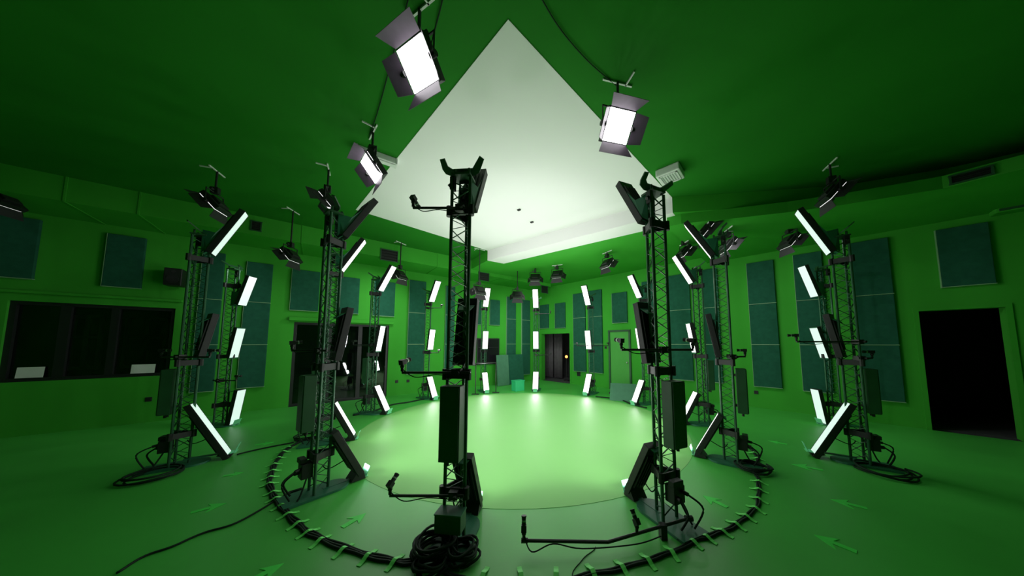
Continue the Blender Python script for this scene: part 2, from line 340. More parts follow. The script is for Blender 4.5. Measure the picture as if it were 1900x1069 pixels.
# curtain doorway
w_ = H_CURT[1] - H_CURT[0]; m = MB()
for a in (H_CURT[0] - .03, H_CURT[1] + .03): m.box((a, 0.0, H_CURT[3] / 2), (0.06, 0.03, H_CURT[3]))
m.box(((H_CURT[0] + H_CURT[1]) / 2, 0.0, H_CURT[3] + 0.03), (w_ + 0.12, 0.03, 0.06)); put('door_1', m.mesh('door_trim', M_WALL), None, WR.o, (0, 0, WR.rz), kind='structure')
for k, (fa, fb) in enumerate(((1012, 1027), (1029, 1044))):
    m = MB(); pts = []; a, b = WR.sz(fa, 660, -.9)[0], WR.sz(fb, 660, -.9)[0]; n = 26
    for i in range(n + 1): pts.append((a + (b - a) * i / n, -0.9 + 0.05 * math.sin(i * 1.5)))
    base = len(m.v)
    for x, y in pts: m.v += [(x, y, 0.03), (x, y, 2.2), (x, y - .012, 0.03), (x, y - .012, 2.2)]
    for i in range(n):
        q = 4 * i; m.f += [(q, q + 4, q + 5, q + 1), (q + 2, q + 3, q + 7, q + 6), (q + 1, q + 5, q + 7, q + 3), (q, q + 2, q + 6, q + 4)]
    m.f += [(0, 1, 3, 2), (4 * n, 4 * n + 2, 4 * n + 3, 4 * n + 1)]
    put('curtain', m.mesh('curtain', M_CURTAIN, True), None, WR.o, (0, 0, WR.rz), ['left grey curtain hanging inside the back corner doorway', 'right grey curtain hanging inside the back corner doorway'][k], 'curtain', 'curtains in the doorway')
p = WR.pt(WR.sz(1051, 662, -.6)[0], -0.6, 0); z_ = WR.sz(1051, 662, -.6)[1]
t = thing('table_lamp', 'small glowing orange lamp inside the curtain doorway', 'lamp', (p.x, p.y, 0), 0)
m = MB(); m.cyl((0, 0, 0), (0, 0, 0.03), 0.13, 16); m.cyl((0, 0, .03), (0, 0, z_ - .06), 0.012, 8); put('stem', m.mesh('lamp_stem', M_BLACK), t)
m = MB(); m.sphere((0, 0, z_), 0.06, 14, 10); put('globe', m.mesh('lamp_globe', M_ORANGE, True), t)
# dark doorway on the right: open frame
m = MB()
for a in (H_DARK[0] - .03, H_DARK[1] + .03): m.box((a, 0.0, H_DARK[3] / 2), (0.06, 0.04, H_DARK[3]))
m.box(((H_DARK[0] + H_DARK[1]) / 2, 0.0, H_DARK[3] + 0.03), (H_DARK[1] - H_DARK[0] + 0.12, 0.04, 0.06)); put('door_2', m.mesh('door_trim2', M_WALL), None, WR.o, (0, 0, WR.rz), kind='structure')
# closed green door
r = rect(WR, [(1131, 614), (1171, 614), (1172, 723), (1131, 720)]); r[2] = 0
t = put('door_3', None, None, WR.pt((r[0] + r[1]) / 2, 0, 0), (0, 0, WR.rz), kind='structure'); w_, hh = r[1] - r[0], r[3]
m = MB(); m.box((0, 0.012, hh / 2), (w_ - .1, 0.024, hh - .05)); put('door_leaf', m.mesh('leaf', M_GREENDOOR), t)
m = MB()
for sx in (-1, 1): m.box((sx * (w_ / 2 - .025), 0.03, hh / 2), (0.06, 0.06, hh))
m.box((0, 0.03, hh - .0), (w_ + .01, 0.06, 0.06)); put('door_frame', m.mesh('dframe', M_CAB), t)
m = MB(); m.cyl((-w_ / 2 + .12, .024, 0.95), (-w_ / 2 + .12, .06, 0.95), .012); m.sphere((-w_ / 2 + .12, .075, .95), .03); put('door_knob', m.mesh('knob', M_SILVER, True), t)

# ------------------------------------------------------------------ acoustic panels
def panel_box(W, s0, s1, z0, z1, lab, group):
    t = thing('acoustic_panel', lab, 'acoustic panel', W.pt((s0 + s1) / 2, 0, z0), W.rz, group); w_, hh = s1 - s0, z1 - z0
    m = MB(); m.box((0, 0.03, hh / 2), (w_, 0.06, hh)); put('fabric_face', m.mesh('panel', M_TEAL), t, bevel=0.008)
    m = MB(); m.box((0, 0.032, 0.0), (w_ + .01, 0.066, 0.012)); m.box((w_ / 2 + .003, 0.03, hh / 2), (0.006, 0.062, hh)); put('edge_strip', m.mesh('strip', M_STRIP), t)
def column(W, quad, cuts, where):
    r = rect(W, quad); zs = [r[2]] + [c if c < 5 else 0 for c in cuts] + [r[3]]
    for k, nm in zip(range(3), ('lowest', 'middle', 'top')):
        panel_box(W, r[0], r[1], zs[k] + .006, zs[k + 1] - .006, '%s of three stacked teal acoustic panels %s' % (nm, where), 'stacked acoustic panels')
CUT = (1.56, 2.58)
column(WL, [(372, 464), (414, 472), (402, 726), (360, 728)], CUT, 'behind the outer left window tower')
column(WL, [(460, 486), (506, 491), (491.5, 718), (440, 720)], CUT, 'just left of the glass door')
column(WL, [(759, 519), (791, 524), (784, 692), (754, 696)], CUT, 'just right of the glass door')
column(WL, [(826, 530), (843, 533), (841, 690), (824, 690)], CUT, 'behind the nearest front tower')
column(WL, [(939.6, 551), (956.4, 552), (955, 697), (938, 699)], CUT, 'behind the leaning boards')
column(WL, [(967, 556), (982, 558), (982, 694), (967, 696)], CUT, 'in the back corner')
column(WR, [(1064.5, 547), (1087, 542), (1088, 690), (1066, 689)], CUT, 'left of the two beside the curtain doorway')
column(WR, [(1094, 541), (1118, 536), (1119, 693), (1095, 691)], CUT, 'right of the two beside the curtain doorway')
column(WR, [(1241, 513), (1281, 506), (1286, 706), (1247, 704)], CUT, 'behind the front boom tower')
column(WR, [(1306, 501), (1333, 497), (1340, 711), (1312, 708)], CUT, 'between the coil tower and boom tower')
column(WR, [(1385.4, 489), (1435.4, 483), (1451, 719.5), (1399.4, 718)], CUT, 'alone on open right wall')
column(WR, [(1472.5, 474), (1529, 466), (1540, 728), (1489, 727)], CUT, 'behind the outer right towers')
column(WR, [(1579, 451), (1653, 441), (1671, 742), (1600, 744)], CUT, 'left of the dark doorway')
def single(W, quad, lab):
    r = rect(W, quad); panel_box(W, *r, lab, 'single acoustic panels')
single(WL, [(-15, 394), (78.6, 411.6), (66, 519.6), (-18, 513)], 'big teal acoustic panel at far left edge above the window')
single(WL, [(200.7, 432.6), (272, 445), (265, 536.5), (193.7, 532)], 'square teal acoustic panel above right end of the long window')
single(WL, [(541.7, 498.6), (593.7, 507), (591, 578.6), (539, 575.8)], 'teal acoustic panel above left end of the glass door')
single(WL, [(626, 512.6), (668, 518), (664, 584), (624, 580)], 'teal acoustic panel above middle of the glass door')
single(WL, [(693, 521), (734, 525), (730, 588), (692, 586)], 'teal acoustic panel above right end of the glass door')
single(WL, [(908.7, 556), (927, 558), (925.6, 604.5), (907, 603)], 'small teal acoustic panel above the wall screen')
single(WL, [(878, 552), (892, 554), (891, 603), (877, 602)], 'narrow teal acoustic panel just right of the nearest front tower')
single(WR, [(1003, 567), (1019, 565), (1019, 609), (1003, 610)], 'small teal acoustic panel above left half of curtain doorway')
single(WR, [(1031, 564), (1050.4, 561), (1049, 609), (1031, 609)], 'small teal acoustic panel above right half of curtain doorway')
single(WR, [(1136, 545.6), (1164, 541), (1165, 599), (1137.5, 600)], 'teal acoustic panel above the closed green door')
single(WR, [(1192, 525), (1213, 520), (1214, 596), (1193, 597)], 'teal acoustic panel left of the front boom tower')
single(WR, [(1736.5, 429), (1836, 412), (1841, 528), (1743, 533.6)], 'square teal acoustic panel above the dark doorway')

# ------------------------------------------------------------------ stage disc on the floor
CX, CY, RING = -0.16, 5.88, 3.564
m = MB(); n = 96; m.prism([(CX + 3.06 * math.cos(2 * math.pi * k / n), CY - 0.08 + 3.06 * math.sin(2 * math.pi * k / n), 0.0) for k in range(n)], (0, 0, 0.0025))
put('stage_mat', m.mesh('stage_mat', M_DISC), None, label='round pale green stage mat in middle of the floor', cat='mat')

# ------------------------------------------------------------------ towers
TOWER_H = 3.08; TS = 0.097   # truss circumradius
def rail_xy(k): a = 2 * math.pi * k / 3; return TS * math.cos(a), TS * math.sin(a)
RAIL = [MB().cyl((*rail_xy(k), 0.02), (*rail_xy(k), TOWER_H), 0.0145, 8).mesh('rail', M_TRUSS, False) for k in range(3)]
def lacing(k):
    a, b = rail_xy(k), rail_xy((k + 1) % 3); pts = []; n = 34
    for i in range(n + 1):
        q = a if i % 2 == 0 else b; pts.append((q[0], q[1], 0.06 + (TOWER_H - 0.1) * i / n))
    return MB().tube(pts, 0.0078, 5).mesh('lacing', M_TRUSS)
LACE = [lacing(k) for k in range(3)]
bp = [(-0.30, -0.15, 0), (-0.30, 0.15, 0), (0.14, 0.15, 0)] + [(0.14 + 0.15 * math.sin(t), 0.15 * math.cos(t), 0) for t in [math.pi * i / 12 for i in range(1, 12)]] + [(0.14, -0.15, 0)]
BASE = MB().prism(bp, (0, 0, 0.022)).mesh('base_plate', M_PLATE)
def collar_mesh():
    m = MB()
    for k in range(3):
        a, b = Vector((*rail_xy(k), 0)) * 1.25, Vector((*rail_xy((k + 1) % 3), 0)) * 1.25; c = (a + b) / 2; d = b - a
        m.box(c, (d.length, 0.014, 0.07), Matrix.Rotation(math.atan2(d.y, d.x), 3, 'Z'))
    for k in range(3): m.cyl((rail_xy(k)[0] * 1.2, rail_xy(k)[1] * 1.2, -.045), (rail_xy(k)[0] * 1.2, rail_xy(k)[1] * 1.2, .045), 0.026, 8)
    return m.mesh('collar', M_BLACK)
COLLAR = collar_mesh()
# horned top plate: in plan a plate over the truss with two horns splayed up and outward
def horns():
    m = MB(); t = 0.014
    out = [(-0.10, 0.0), (0.10, 0.0), (0.17, 0.03), (0.19, 0.07), (0.19, 0.15), (0.145, 0.155), (0.135, 0.09), (0.10, 0.065), (-0.09, 0.06), (-0.175, 0.15), (-0.21, 0.12), (-0.145, 0.02)]
    # plate lies across Y, tilted back so that the horns rise toward the stage
    T = Matrix.Rotation(0.75, 3, 'Y')
    P = [T @ Vector((-b + 0.03, a, 0)) for a, b in out]; P = [Vector((p.x, p.y, p.z)) for p in P]
    m.prism(P, T @ Vector((0, 0, t)))
    m.box((0, 0, -0.05), (0.15, 0.17, 0.02))
    for k in range(3): m.cyl((rail_xy(k)[0] * .8, rail_xy(k)[1] * .8, -.07), (rail_xy(k)[0] * .8, rail_xy(k)[1] * .8, .01), .012, 6)
    return m.mesh('top_plate', M_CAB)
HORNS = horns()
TOPBOX = MB().box((-.03, .085, -0.12), (0.05, 0.04, 0.12)).cyl((-.03, .1, -.12), (-.03, .125, -.14), .016).mesh('junction_box', M_BLACK)
# ring phase
PH = 0.056
RING_T = {}
for key, deg in (('T1', -10), ('T3', -40), ('T3b', -70), ('T8', -100), ('T9', -130), ('T10', -160), ('T11', 170), ('T12', 140), ('T13', 110), ('T14', 80), ('T4', 50), ('T2', 20)):
    a = math.radians(deg) + PH; RING_T[key] = (CX + RING * math.sin(a), CY - RING * math.cos(a), None)
for k, px in dict(T1=846, T3=588, T3b=600, T8=687, T9=791, T10=897, T11=995, T12=1097, T13=1199, T14=1307, T4=1361, T2=1235).items():
    x, y, _ = RING_T[k]; X = (px - PX0) / F * (y * CT - CAM_H * ST); x = X
    RING_T[k] = (x, y, math.atan2(CY - y, CX - x))
RING_T['T5'] = (-4.62, 3.66, math.radians(90 - 54)); RING_T['T7'] = (-6.05, 5.40, math.radians(90 - 85))
RING_T['T6'] = (4.40, 3.72, math.radians(90 - 303)); RING_T['T15'] = (6.0, 5.45, math.radians(90 - 277))
DESC = dict(T1='nearest front tower with two cable coils', T2='front right tower with the floor boom', T3='front left tower standing inside the taped cable',
            T3b='tower hidden behind the front left tower', T8='tower standing before the glass door', T9='tower right of the glass door',
            T10='far tower before the wall screen', T11='farthest tower in the back corner', T12='far tower right of the curtain doorway', T13='tower before the closed green door',
            T14='slim tower between front right and coil towers', T4='right tower with a coil on the taped cable', T5='outer left tower beside the long window',
            T7='dim tower behind the outer left tower', T6='outer right tower near the dark doorway', T15='dim tower behind the outer right tower')
for k, (x, y, rz) in RING_T.items():
    t = thing('truss_tower', 'dark lattice truss, the ' + DESC[k], 'truss tower', (x, y, 0), rz, 'lattice towers around the stage')
    put('base_plate', BASE, t, (0, 0, 0.0025 if k not in ('T5', 'T7', 'T6', 'T15') else 0))
    for i in range(3): put('rail', RAIL[i], t)
    for i in range(3): put('lacing', LACE[i], t)
    for z in (0.40, 1.34, 2.76): put('collar', COLLAR, t, (0, 0, z))
    tp = put('top_plate', HORNS, t, (0, 0, TOWER_H + .07)); put('junction_box', TOPBOX, tp)

# ------------------------------------------------------------------ LED panels on the towers
PARAM = {'upper': (3.118, 0.279, 0.645, 0.498), 'middle': (1.704, 0.173, 0.60, 0.161), 'lower': (0.356, 0.280, 0.606, -0.483)}
PW = 0.172
def tilt_m(t): return Matrix.Rotation(t, 3, 'Y')    # +X faces the stage; positive tilt looks down
def led_meshes(level, L, tilt=None):
    z, off, _, t = PARAM[level]; t = t if tilt is None else tilt; T = tilt_m(t); D = {}
    m = MB(); m.box(T @ Vector((-0.034, 0, 0)), (0.06, PW + .016, L + .02), T)
    for sg in (-1, 1): m.box(T @ Vector((-0.001, sg * (PW / 2 + .004), 0)), (0.014, .008, L + .02), T); m.box(T @ Vector((-0.001, 0, sg * (L / 2 + .006))), (0.014, PW, .008), T)
    D['housing'] = m.mesh('housing', M_BLACK)
    m = MB(); m.box(T @ Vector((-0.001, 0, 0)), (0.006, PW - .001, L + .003), T); D['diffuser'] = m
    m = MB()
    for k in range(5): m.box(T @ Vector((-0.07, (k - 2) * .035, 0)), (0.02, 0.006, L * .7), T)
    D['heat_sink'] = m.mesh('heat_sink', M_BLACK)
    xb = -off + 0.05; parts = []
    if level == 'middle':
        for sgn in (1, -1):
            q = T @ Vector((0.01, 0, sgn * L / 2)); m = MB()
            m.prism([(q.x, PW / 2 + .01, q.z), (q.x, -PW / 2 - .01, q.z), (xb + .02, -0.055, q.z - sgn * .11), (xb + .02, 0.055, q.z - sgn * .11)], (0, 0, sgn * 0.010)); parts.append(m.mesh('bracket_plate', M_PLATE))
    elif level == 'upper':
        a = T @ Vector((-0.06, 0, L * .22)); b = T @ Vector((-0.06, 0, -L / 2 + .02))
        for sgn in (1, -1):
            y = sgn * PW / 2; m = MB(); m.prism([(a.x, y, a.z), (b.x, y, b.z), (xb - .02, y * .6, b.z - .05), (xb - .02, y * .6, -0.02), ((a.x + b.x) / 2 - .03, y, (a.z + b.z) / 2 + .02)], (0, -sgn * .008, 0)); parts.append(m.mesh('bracket_plate', M_PLATE))
        q = b; m = MB(); m.prism([(q.x + .02, PW / 2, q.z - .01), (q.x + .02, -PW / 2, q.z - .01), (xb, -.06, q.z - .05), (xb, .06, q.z - .05)], (0, 0, -.01)); parts.append(m.mesh('bracket_plate', M_PLATE))
    else:
        q = T @ Vector((-0.02, 0, L / 2)); m = MB()
        m.prism([(q.x, PW / 2 + .01, q.z), (q.x, -PW / 2 - .01, q.z), (xb, -0.05, q.z - .05), (xb, 0.05, q.z - .05)], (0, 0, 0.010)); parts.append(m.mesh('bracket_plate', M_PLATE))
        q = T @ Vector((-0.03, 0, -L / 2)); m = MB(); zf = -z + 0.012
        m.prism([(q.x + .03, -PW / 2, q.z + .01), (q.x + .05, -PW / 2, zf), (q.x - .10, -PW / 2, zf), (q.x - .035, -PW / 2, q.z + .03)], (0, PW, 0)); D['foot'] = m.mesh('foot', M_BLACK)
        m = MB(); m.box(((q.x - .08 + xb) / 2, 0, zf + .01), (q.x - .08 - xb, 0.05, 0.012)); D['floor_bar'] = m.mesh('floor_bar', M_PLATE)
        m = MB(); m.box((q.x + .085, 0, zf + .06), (0.006, PW * .8, 0.11), Matrix.Rotation(0.35, 3, 'Y')); m.box((q.x + .05, 0, zf + .006), (0.07, PW * .8, 0.006)); D['toe_flap'] = m.mesh('toe_flap', M_TOE)
    D['brackets'] = parts
    m = MB(); m.tube(smooth_path([T @ Vector((-.07, .02, -.08)), (xb + .06, .05, -.16), (xb, .05, -.10)], 5), .006, 5); D['power_lead'] = m.mesh('power_lead', M_CABLE)
    return D
CACHE = {}
# made-up beam levels per tower: back of the room brighter, near side darker
BEAM_LEVEL = dict(T9=.85, T10=.85, T11=.85, T12=.85, T13=.85, T8=.9, T1=1.15, T2=1.15, T3=1.15, T4=1.15, T3b=1.0, T14=1.0)
def led_panel(level, tw, L=None, zscale=1.0, dz=0.0, tm=None, tilt=None, turn=0.0):
    z, off, L0, t = PARAM[level]; L = L or L0
    key = (level, round(L, 3), tm is M_LEDO, tilt)
    if key not in CACHE:
        D = led_meshes(level, L, tilt); D['diffuser'] = D['diffuser'].mesh('diffuser', tm or M_LED); CACHE[key] = D
    D = CACHE[key]; x, y, rz = RING_T[tw]; rz += turn; d = Vector((math.cos(rz), math.sin(rz), 0))
    adj = 'dim' if tm is M_LEDO else 'bright'
    if tw in ('T1', 'T2', 'T3'): adj = 'black backed'
    t = thing('led_panel', '%s %s LED panel on %s' % (adj, level, DESC[tw]), 'light panel', Vector((x, y, z * zscale + dz)) + d * off, rz, 'LED panels on the towers')
    put('housing', D['housing'], t, bevel=0.006); put('diffuser', D['diffuser'], t); put('heat_sink', D['heat_sink'], t); put('power_lead', D['power_lead'], t)
    for b in D['brackets']: put('bracket_plate', b, t)
    for nme in ('foot', 'floor_bar', 'toe_flap'):
        if nme in D: put(nme, D[nme], t)
    if tm is None: beam(t, tilt_m(PARAM[level][3]) @ Vector((.009, 0, 0)), PARAM[level][3], PW - .01, L - .01, {'upper': 0.85, 'middle': 0.95, 'lower': 1.4}[level] * BEAM_LEVEL.get(tw, 1.0) * W_RING, SPREAD_RING, (1.0, 0.955, 0.985))
for tw in RING_T:
    outer = tw in ('T5', 'T6', 'T7', 'T15')
    for lv in ('upper', 'middle', 'lower'):
        # outer towers: (length, lift, tilt, turn)
        L, dz, tilt, turn = {('T5', 'upper'): (.74, .08, .40, 0), ('T5', 'middle'): (.60, 0, .16, math.radians(28)), ('T5', 'lower'): (.86, .05, None, 0),
                             ('T6', 'upper'): (.76, .12, .40, 0), ('T6', 'middle'): (.60, 0, .16, math.radians(-28)), ('T6', 'lower'): (.86, .05, None, 0),
                             ('T7', 'upper'): (.60, -.46, .27, 0), ('T7', 'middle'): (.60, -.10, .16, 0), ('T7', 'lower'): (.66, -.01, .14, 0),
                             ('T15', 'upper'): (.66, -.25, .30, 0), ('T15', 'middle'): (.64, -.10, .25, 0), ('T15', 'lower'): (.66, -.01, .14, 0)}.get((tw, lv), (None, 0, None, 0))
        led_panel(lv, tw, L, dz=dz, tm=M_LEDO if outer else None, tilt=tilt, turn=turn)

# ------------------------------------------------------------------ power cabinets on the towers' outer side
CABD = MB().box((0, 0, 0), (0.11, 0.165, 0.58)).mesh('cabinet_body', M_CAB)
CABL = MB().box((-0.058, 0, 0), (0.008, 0.15, 0.56)).mesh('cabinet_door', M_CAB)
CABG = MB().cyl((0.0, 0, -.29), (0, 0, -.33), .014).mesh('cable_gland', M_BLACK)
CABK = MB().box((.06, 0, 0), (.06, .05, .03)).mesh('mount_lug', M_BLACK)
for tw in ('T1', 'T2', 'T3', 'T4', 'T5', 'T6', 'T8', 'T3b', 'T14'):
    x, y, rz = RING_T[tw]; d = Vector((math.cos(rz), math.sin(rz), 0))
    t = thing('power_cabinet', 'slim dark green power cabinet on ' + DESC[tw], 'cabinet', Vector((x, y, 0.97)) - d * 0.135, rz, 'power cabinets on the towers')
    put('cabinet_body', CABD, t, bevel=0.005); put('cabinet_door', CABL, t); [put('cable_gland', CABG, t, (0, yy, 0)) for yy in (-.03, .03)]; [put('mount_lug', CABK, t, (0, 0, zz)) for zz in (-.2, .2)]
# black power supplies low on the towers
PSU = MB().box((0, 0, 0), (0.10, 0.13, 0.15)).box((-.03, .02, .1), (0.06, 0.12, 0.05)).cyl((-.05, .03, -.02), (-.09, .03, -.02), .022).cyl((-.05, -.03, .03), (-.10, -.04, .02), .018).mesh('psu', M_BLACK)
PSC = MB().tube(smooth_path([(-.09, .03, -.02), (-.16, .05, -.1), (-.10, .06, -.24)], 6), .009, 6).tube(smooth_path([(-.10, -.04, .02), (-.2, -.08, -.05), (-.13, -.06, -.24)], 6), .008, 6).tube(smooth_path([(.0, -.05, -.07), (-.05, -.09, -.2), (-.08, -.1, -.25)], 6), .008, 6).mesh('cables', M_CABLE)
for tw in ('T2', 'T3', 'T4', 'T3b', 'T8', 'T5', 'T6', 'T14', 'T12', 'T9'):
    x, y, rz = RING_T[tw]; d = Vector((math.cos(rz), math.sin(rz), 0))
    t = thing('power_supply', 'black power supply with plugs low on ' + DESC[tw], 'power supply', Vector((x, y, 0.28)) - d * 0.11, rz, 'power supplies on the towers'); put('body', PSU, t, bevel=.006); put('cables', PSC, t)
x, y, rz = RING_T['T1']; d = Vector((math.cos(rz), math.sin(rz), 0))
t = thing('junction_case', 'flat dark green junction case low on the nearest front tower', 'case', Vector((x, y, 0.22)) - d * .12, rz)
m = MB(); m.box((0, 0, 0), (.12, .21, .135)); put('body', m.mesh('jc', M_CAB), t, bevel=.005)
m = MB(); m.box((0, 0, .07), (.125, .215, .01)); put('lid', m.mesh('jl', M_PLATE), t)
m = MB()
for k in range(4): m.tube(smooth_path([(-.02, -.06 + .04 * k, -.065), (-.05, -.08 + .04 * k, -.13), (-.10, -.10 + .05 * k, -.2)], 5), .007, 5)
put('cables', m.mesh('jcc', M_CABLE), t)

# ------------------------------------------------------------------ camera arms with small cameras
CAMB = MB().box((0, 0, 0), (0.045, 0.04, 0.04)).mesh('cam_body', M_BLACK)
CAML = MB().cyl((0.02, 0, 0), (0.075, 0, 0), 0.017, 12).cyl((0.075, 0, 0), (0.085, 0, 0), 0.02, 12).mesh('cam_lens', M_BLACK)
CAMR = MB().cyl((0.045, 0, 0), (0.056, 0, 0), 0.0185, 12).mesh('cam_ring', M_SILVER)
CAMM = MB().sphere((0, 0, -0.035), 0.018).cyl((0, 0, -.04), (0, 0, -0.075), .012, 8).mesh('ball_head', M_BLACK)
def camera_at(p, aim_rz, pitch, lab):
    t = put('small_camera', None, None, p, (0, 0, aim_rz), lab, 'camera', 'small cameras on arms')
    b = put('body', CAMB, t, (0, 0, .075), (0, -pitch, 0)); put('lens', CAML, b); put('lens_ring', CAMR, b); put('ball_head', CAMM, t, (0, 0, .075))
def arm(tw, z, a, b, lab, pitch=0.1, cams=(0,), lat=True):
    # horizontal rod clamped to the tower from a to b (x offsets in world, metres), small camera at each end asked for
    x, y, rz = RING_T[tw]; t = thing('camera_arm', 'thin black camera arm ' + lab, 'camera arm', (x, y - .11, z), 0, 'camera arms')
    m = MB(); m.cyl((a, 0, 0), (b, 0, 0), .011, 8); put('rod', m.mesh('rod', M_BLACK), t)
    m = MB(); m.box((0, .03, 0), (.07, .09, .06)); m.cyl((.02, -.02, 0), (.02, -.05, 0), .016); put('clamp', m.mesh('clamp', M_BLACK), t)
    m = MB(); m.tube(smooth_path([(a, -.0, .03), (a * .8 + b * .2, -.01, -.035), (a * .5 + b * .5, 0, -.016), (0, .02, -.04)], 6), .004, 5); put('cable', m.mesh('armc', M_CABLE), t)
    for c in cams:
        e = a if c == 0 else b; camera_at((x + e, y - .11, z + .010), math.atan2(CY - y, CX - x - e), pitch, 'small black camera ' + ('at end of' if len(cams) == 1 else ('at left end of' if c == 0 else 'at right end of')) + ' camera arm ' + lab)
arm('T1', 2.76, -.40, .05, 'high on the nearest front tower', -.5)
arm('T1', 1.36, -.44, .12, 'halfway up the nearest front tower', .2)
arm('T1', 0.40, -.50, .08, 'low on the nearest front tower', .6)
arm('T2', 1.54, -.40, .26, 'across the front right boom tower', .1, (0, 1))
arm('T3', 1.52, -.28, .10, 'on the front left tower', .1)
arm('T8', 1.56, -.40, .06, 'left of the glass door tower', .1)
arm('T9', 2.64, -.05, .40, 'high on the tower right of glass door', .0, (1,))
arm('T9', 1.32, -.05, .36, 'halfway up the tower right of glass door', .0, (1,))
arm('T11', 2.62, -.05, .50, 'high on the back corner tower', 0, (1,))
arm('T11', 1.20, -.05, .50, 'halfway up the back corner tower', 0, (1,))
arm('T12', 1.52, -.45, .55, 'across the tower right of curtain doorway', 0, (0, 1))
arm('T4', 1.42, -.05, .16, 'on the right coil tower', 0, (1,))
arm('T6', 1.62, -.85, .04, 'reaching left from the outer right tower', 0)
arm('T6', 1.40, -.05, .14, 'right of the outer right tower', 0, (1,))
arm('T5', 1.42, -.22, .42, 'across the outer left tower', 0, (0, 1))
arm('T7', 0.88, -.10, .35, 'on the dim tower behind outer left tower', 0, (1,))
# floor boom at the front right tower
bz = 0.10; B0, B1, B2 = atz(1278, 962, bz), atz(1128, 1006, bz), atz(972, 1003, bz)
t = thing('floor_boom', 'long bent black camera boom lying low before the front tower', 'camera boom', (B0.x, B0.y, 0))
loc = lambda p: Vector(p) - Vector((B0.x, B0.y, 0))
m = MB(); m.tube([loc(B0), loc(B1), loc(B2)], .0125, 8); put('rod', m.mesh('boom', M_BLACK), t)
m = MB(); m.cyl(loc(B0) - Vector((.03, 0, 0)), loc(B0) + Vector((.03, 0, 0)), .024); m.cyl(loc(B2) - Vector((.02, 0, 0)), loc(B2) + Vector((.03, 0, 0)), .018); put('end_cap', m.mesh('cap', M_BLACK), t)
m = MB(); q = loc(B0).lerp(loc(B1), .35); m.box((q.x, q.y, .06), (.05, .05, .115)); put('clamp', m.mesh('bclamp', M_BLACK), t)
m = MB(); m.tube(smooth_path([loc(B2) + Vector((0, 0, .05)), loc(B2) + Vector((.06, -.03, -.06)), loc(B2).lerp(loc(B1), .35) + Vector((0, 0, -.02)), loc(B2).lerp(loc(B1), .7) + Vector((0, 0, -.05)), loc(B1).lerp(loc(B0), .3) + Vector((0, -.02, -.06)), loc(B1).lerp(loc(B0), .6) + Vector((0, -.03, -.05))], 6), .005, 5); put('cable', m.mesh('bcable', M_CABLE), t)
camera_at((B2.x, B2.y, bz + .012), math.pi / 2, 1.35, 'small upright camera at left tip of the floor boom')
Bm = B1.lerp(B0, .33); camera_at((Bm.x, Bm.y, bz + .012), math.radians(115), 1.0, 'small tilted camera midway along the floor boom')

# ------------------------------------------------------------------ ceiling lights with barn doors
LW = 0.28; EL = math.radians(40)
TL = Matrix.Rotation(EL, 3, 'Y')
LHOUS = MB().box(TL @ Vector((-.04, 0, 0)), (.07, LW + .03, LW + .03), TL).box(TL @ Vector((-.09, 0, 0)), (.04, LW * .7, LW * .6), TL).mesh('lamp_head', M_BLACK)
LDIF = MB().box(TL @ Vector((0, 0, 0)), (.010, LW, LW), TL).mesh('lamp_diffuser', M_LEDC)
def flap(ax, sg, open_deg, mt):
    o = math.radians(open_deg); e = LW / 2 + .012; l = 0.135
    m = MB(); a0 = LW / 2; a1 = LW / 2 - .0 + (.055 if ax == 'z' else -.02)
    out = Vector((math.cos(o), 0, 0)); dirv = Vector((0, 1, 0)) if ax == 'y' else Vector((0, 0, 1)); lat = Vector((0, 0, 1)) if ax == 'y' else Vector((0, 1, 0))
    p0 = dirv * (sg * e) + Vector((.004, 0, 0)); dv = Vector((math.cos(o), 0, 0)) + dirv * (sg * math.sin(o))
    P = [p0 - lat * a0, p0 + lat * a0, p0 + lat * a1 + dv * l, p0 - lat * a1 + dv * l]
    nrm = dv.cross(lat).normalized() * .004
    m.prism([TL @ p for p in P], TL @ nrm); return m.mesh('barn_door', mt)
FLAPS = {v: [flap('z', 1, 40, mt), flap('z', -1, 42, mt), flap('y', 1, oa, mt), flap('y', -1, ob, mt)] for v, mt, oa, ob in (('l', M_FLAP_LIT, 36, 60), ('r', M_FLAP_LIT, 60, 36), ('c', M_FLAP_LIT, 50, 58), ('d', M_BLACKM, 50, 50))}
LDIFD = MB().box(TL @ Vector((0, 0, 0)), (.010, LW, LW), TL).mesh('lamp_diffuser_low', M_LEDD)
YOKE = MB().tube([(0, -LW / 2 - .04, 0), (0, -LW / 2 - .04, .2), (0, LW / 2 + .04, .2), (0, LW / 2 + .04, 0)], .010, 6).cyl((0, -LW / 2 - .065, 0), (0, -LW / 2 - .01, 0), .026, 10).cyl((0, LW / 2 + .065, 0), (0, LW / 2 + .01, 0), .026, 10).mesh('yoke', M_BLACK)
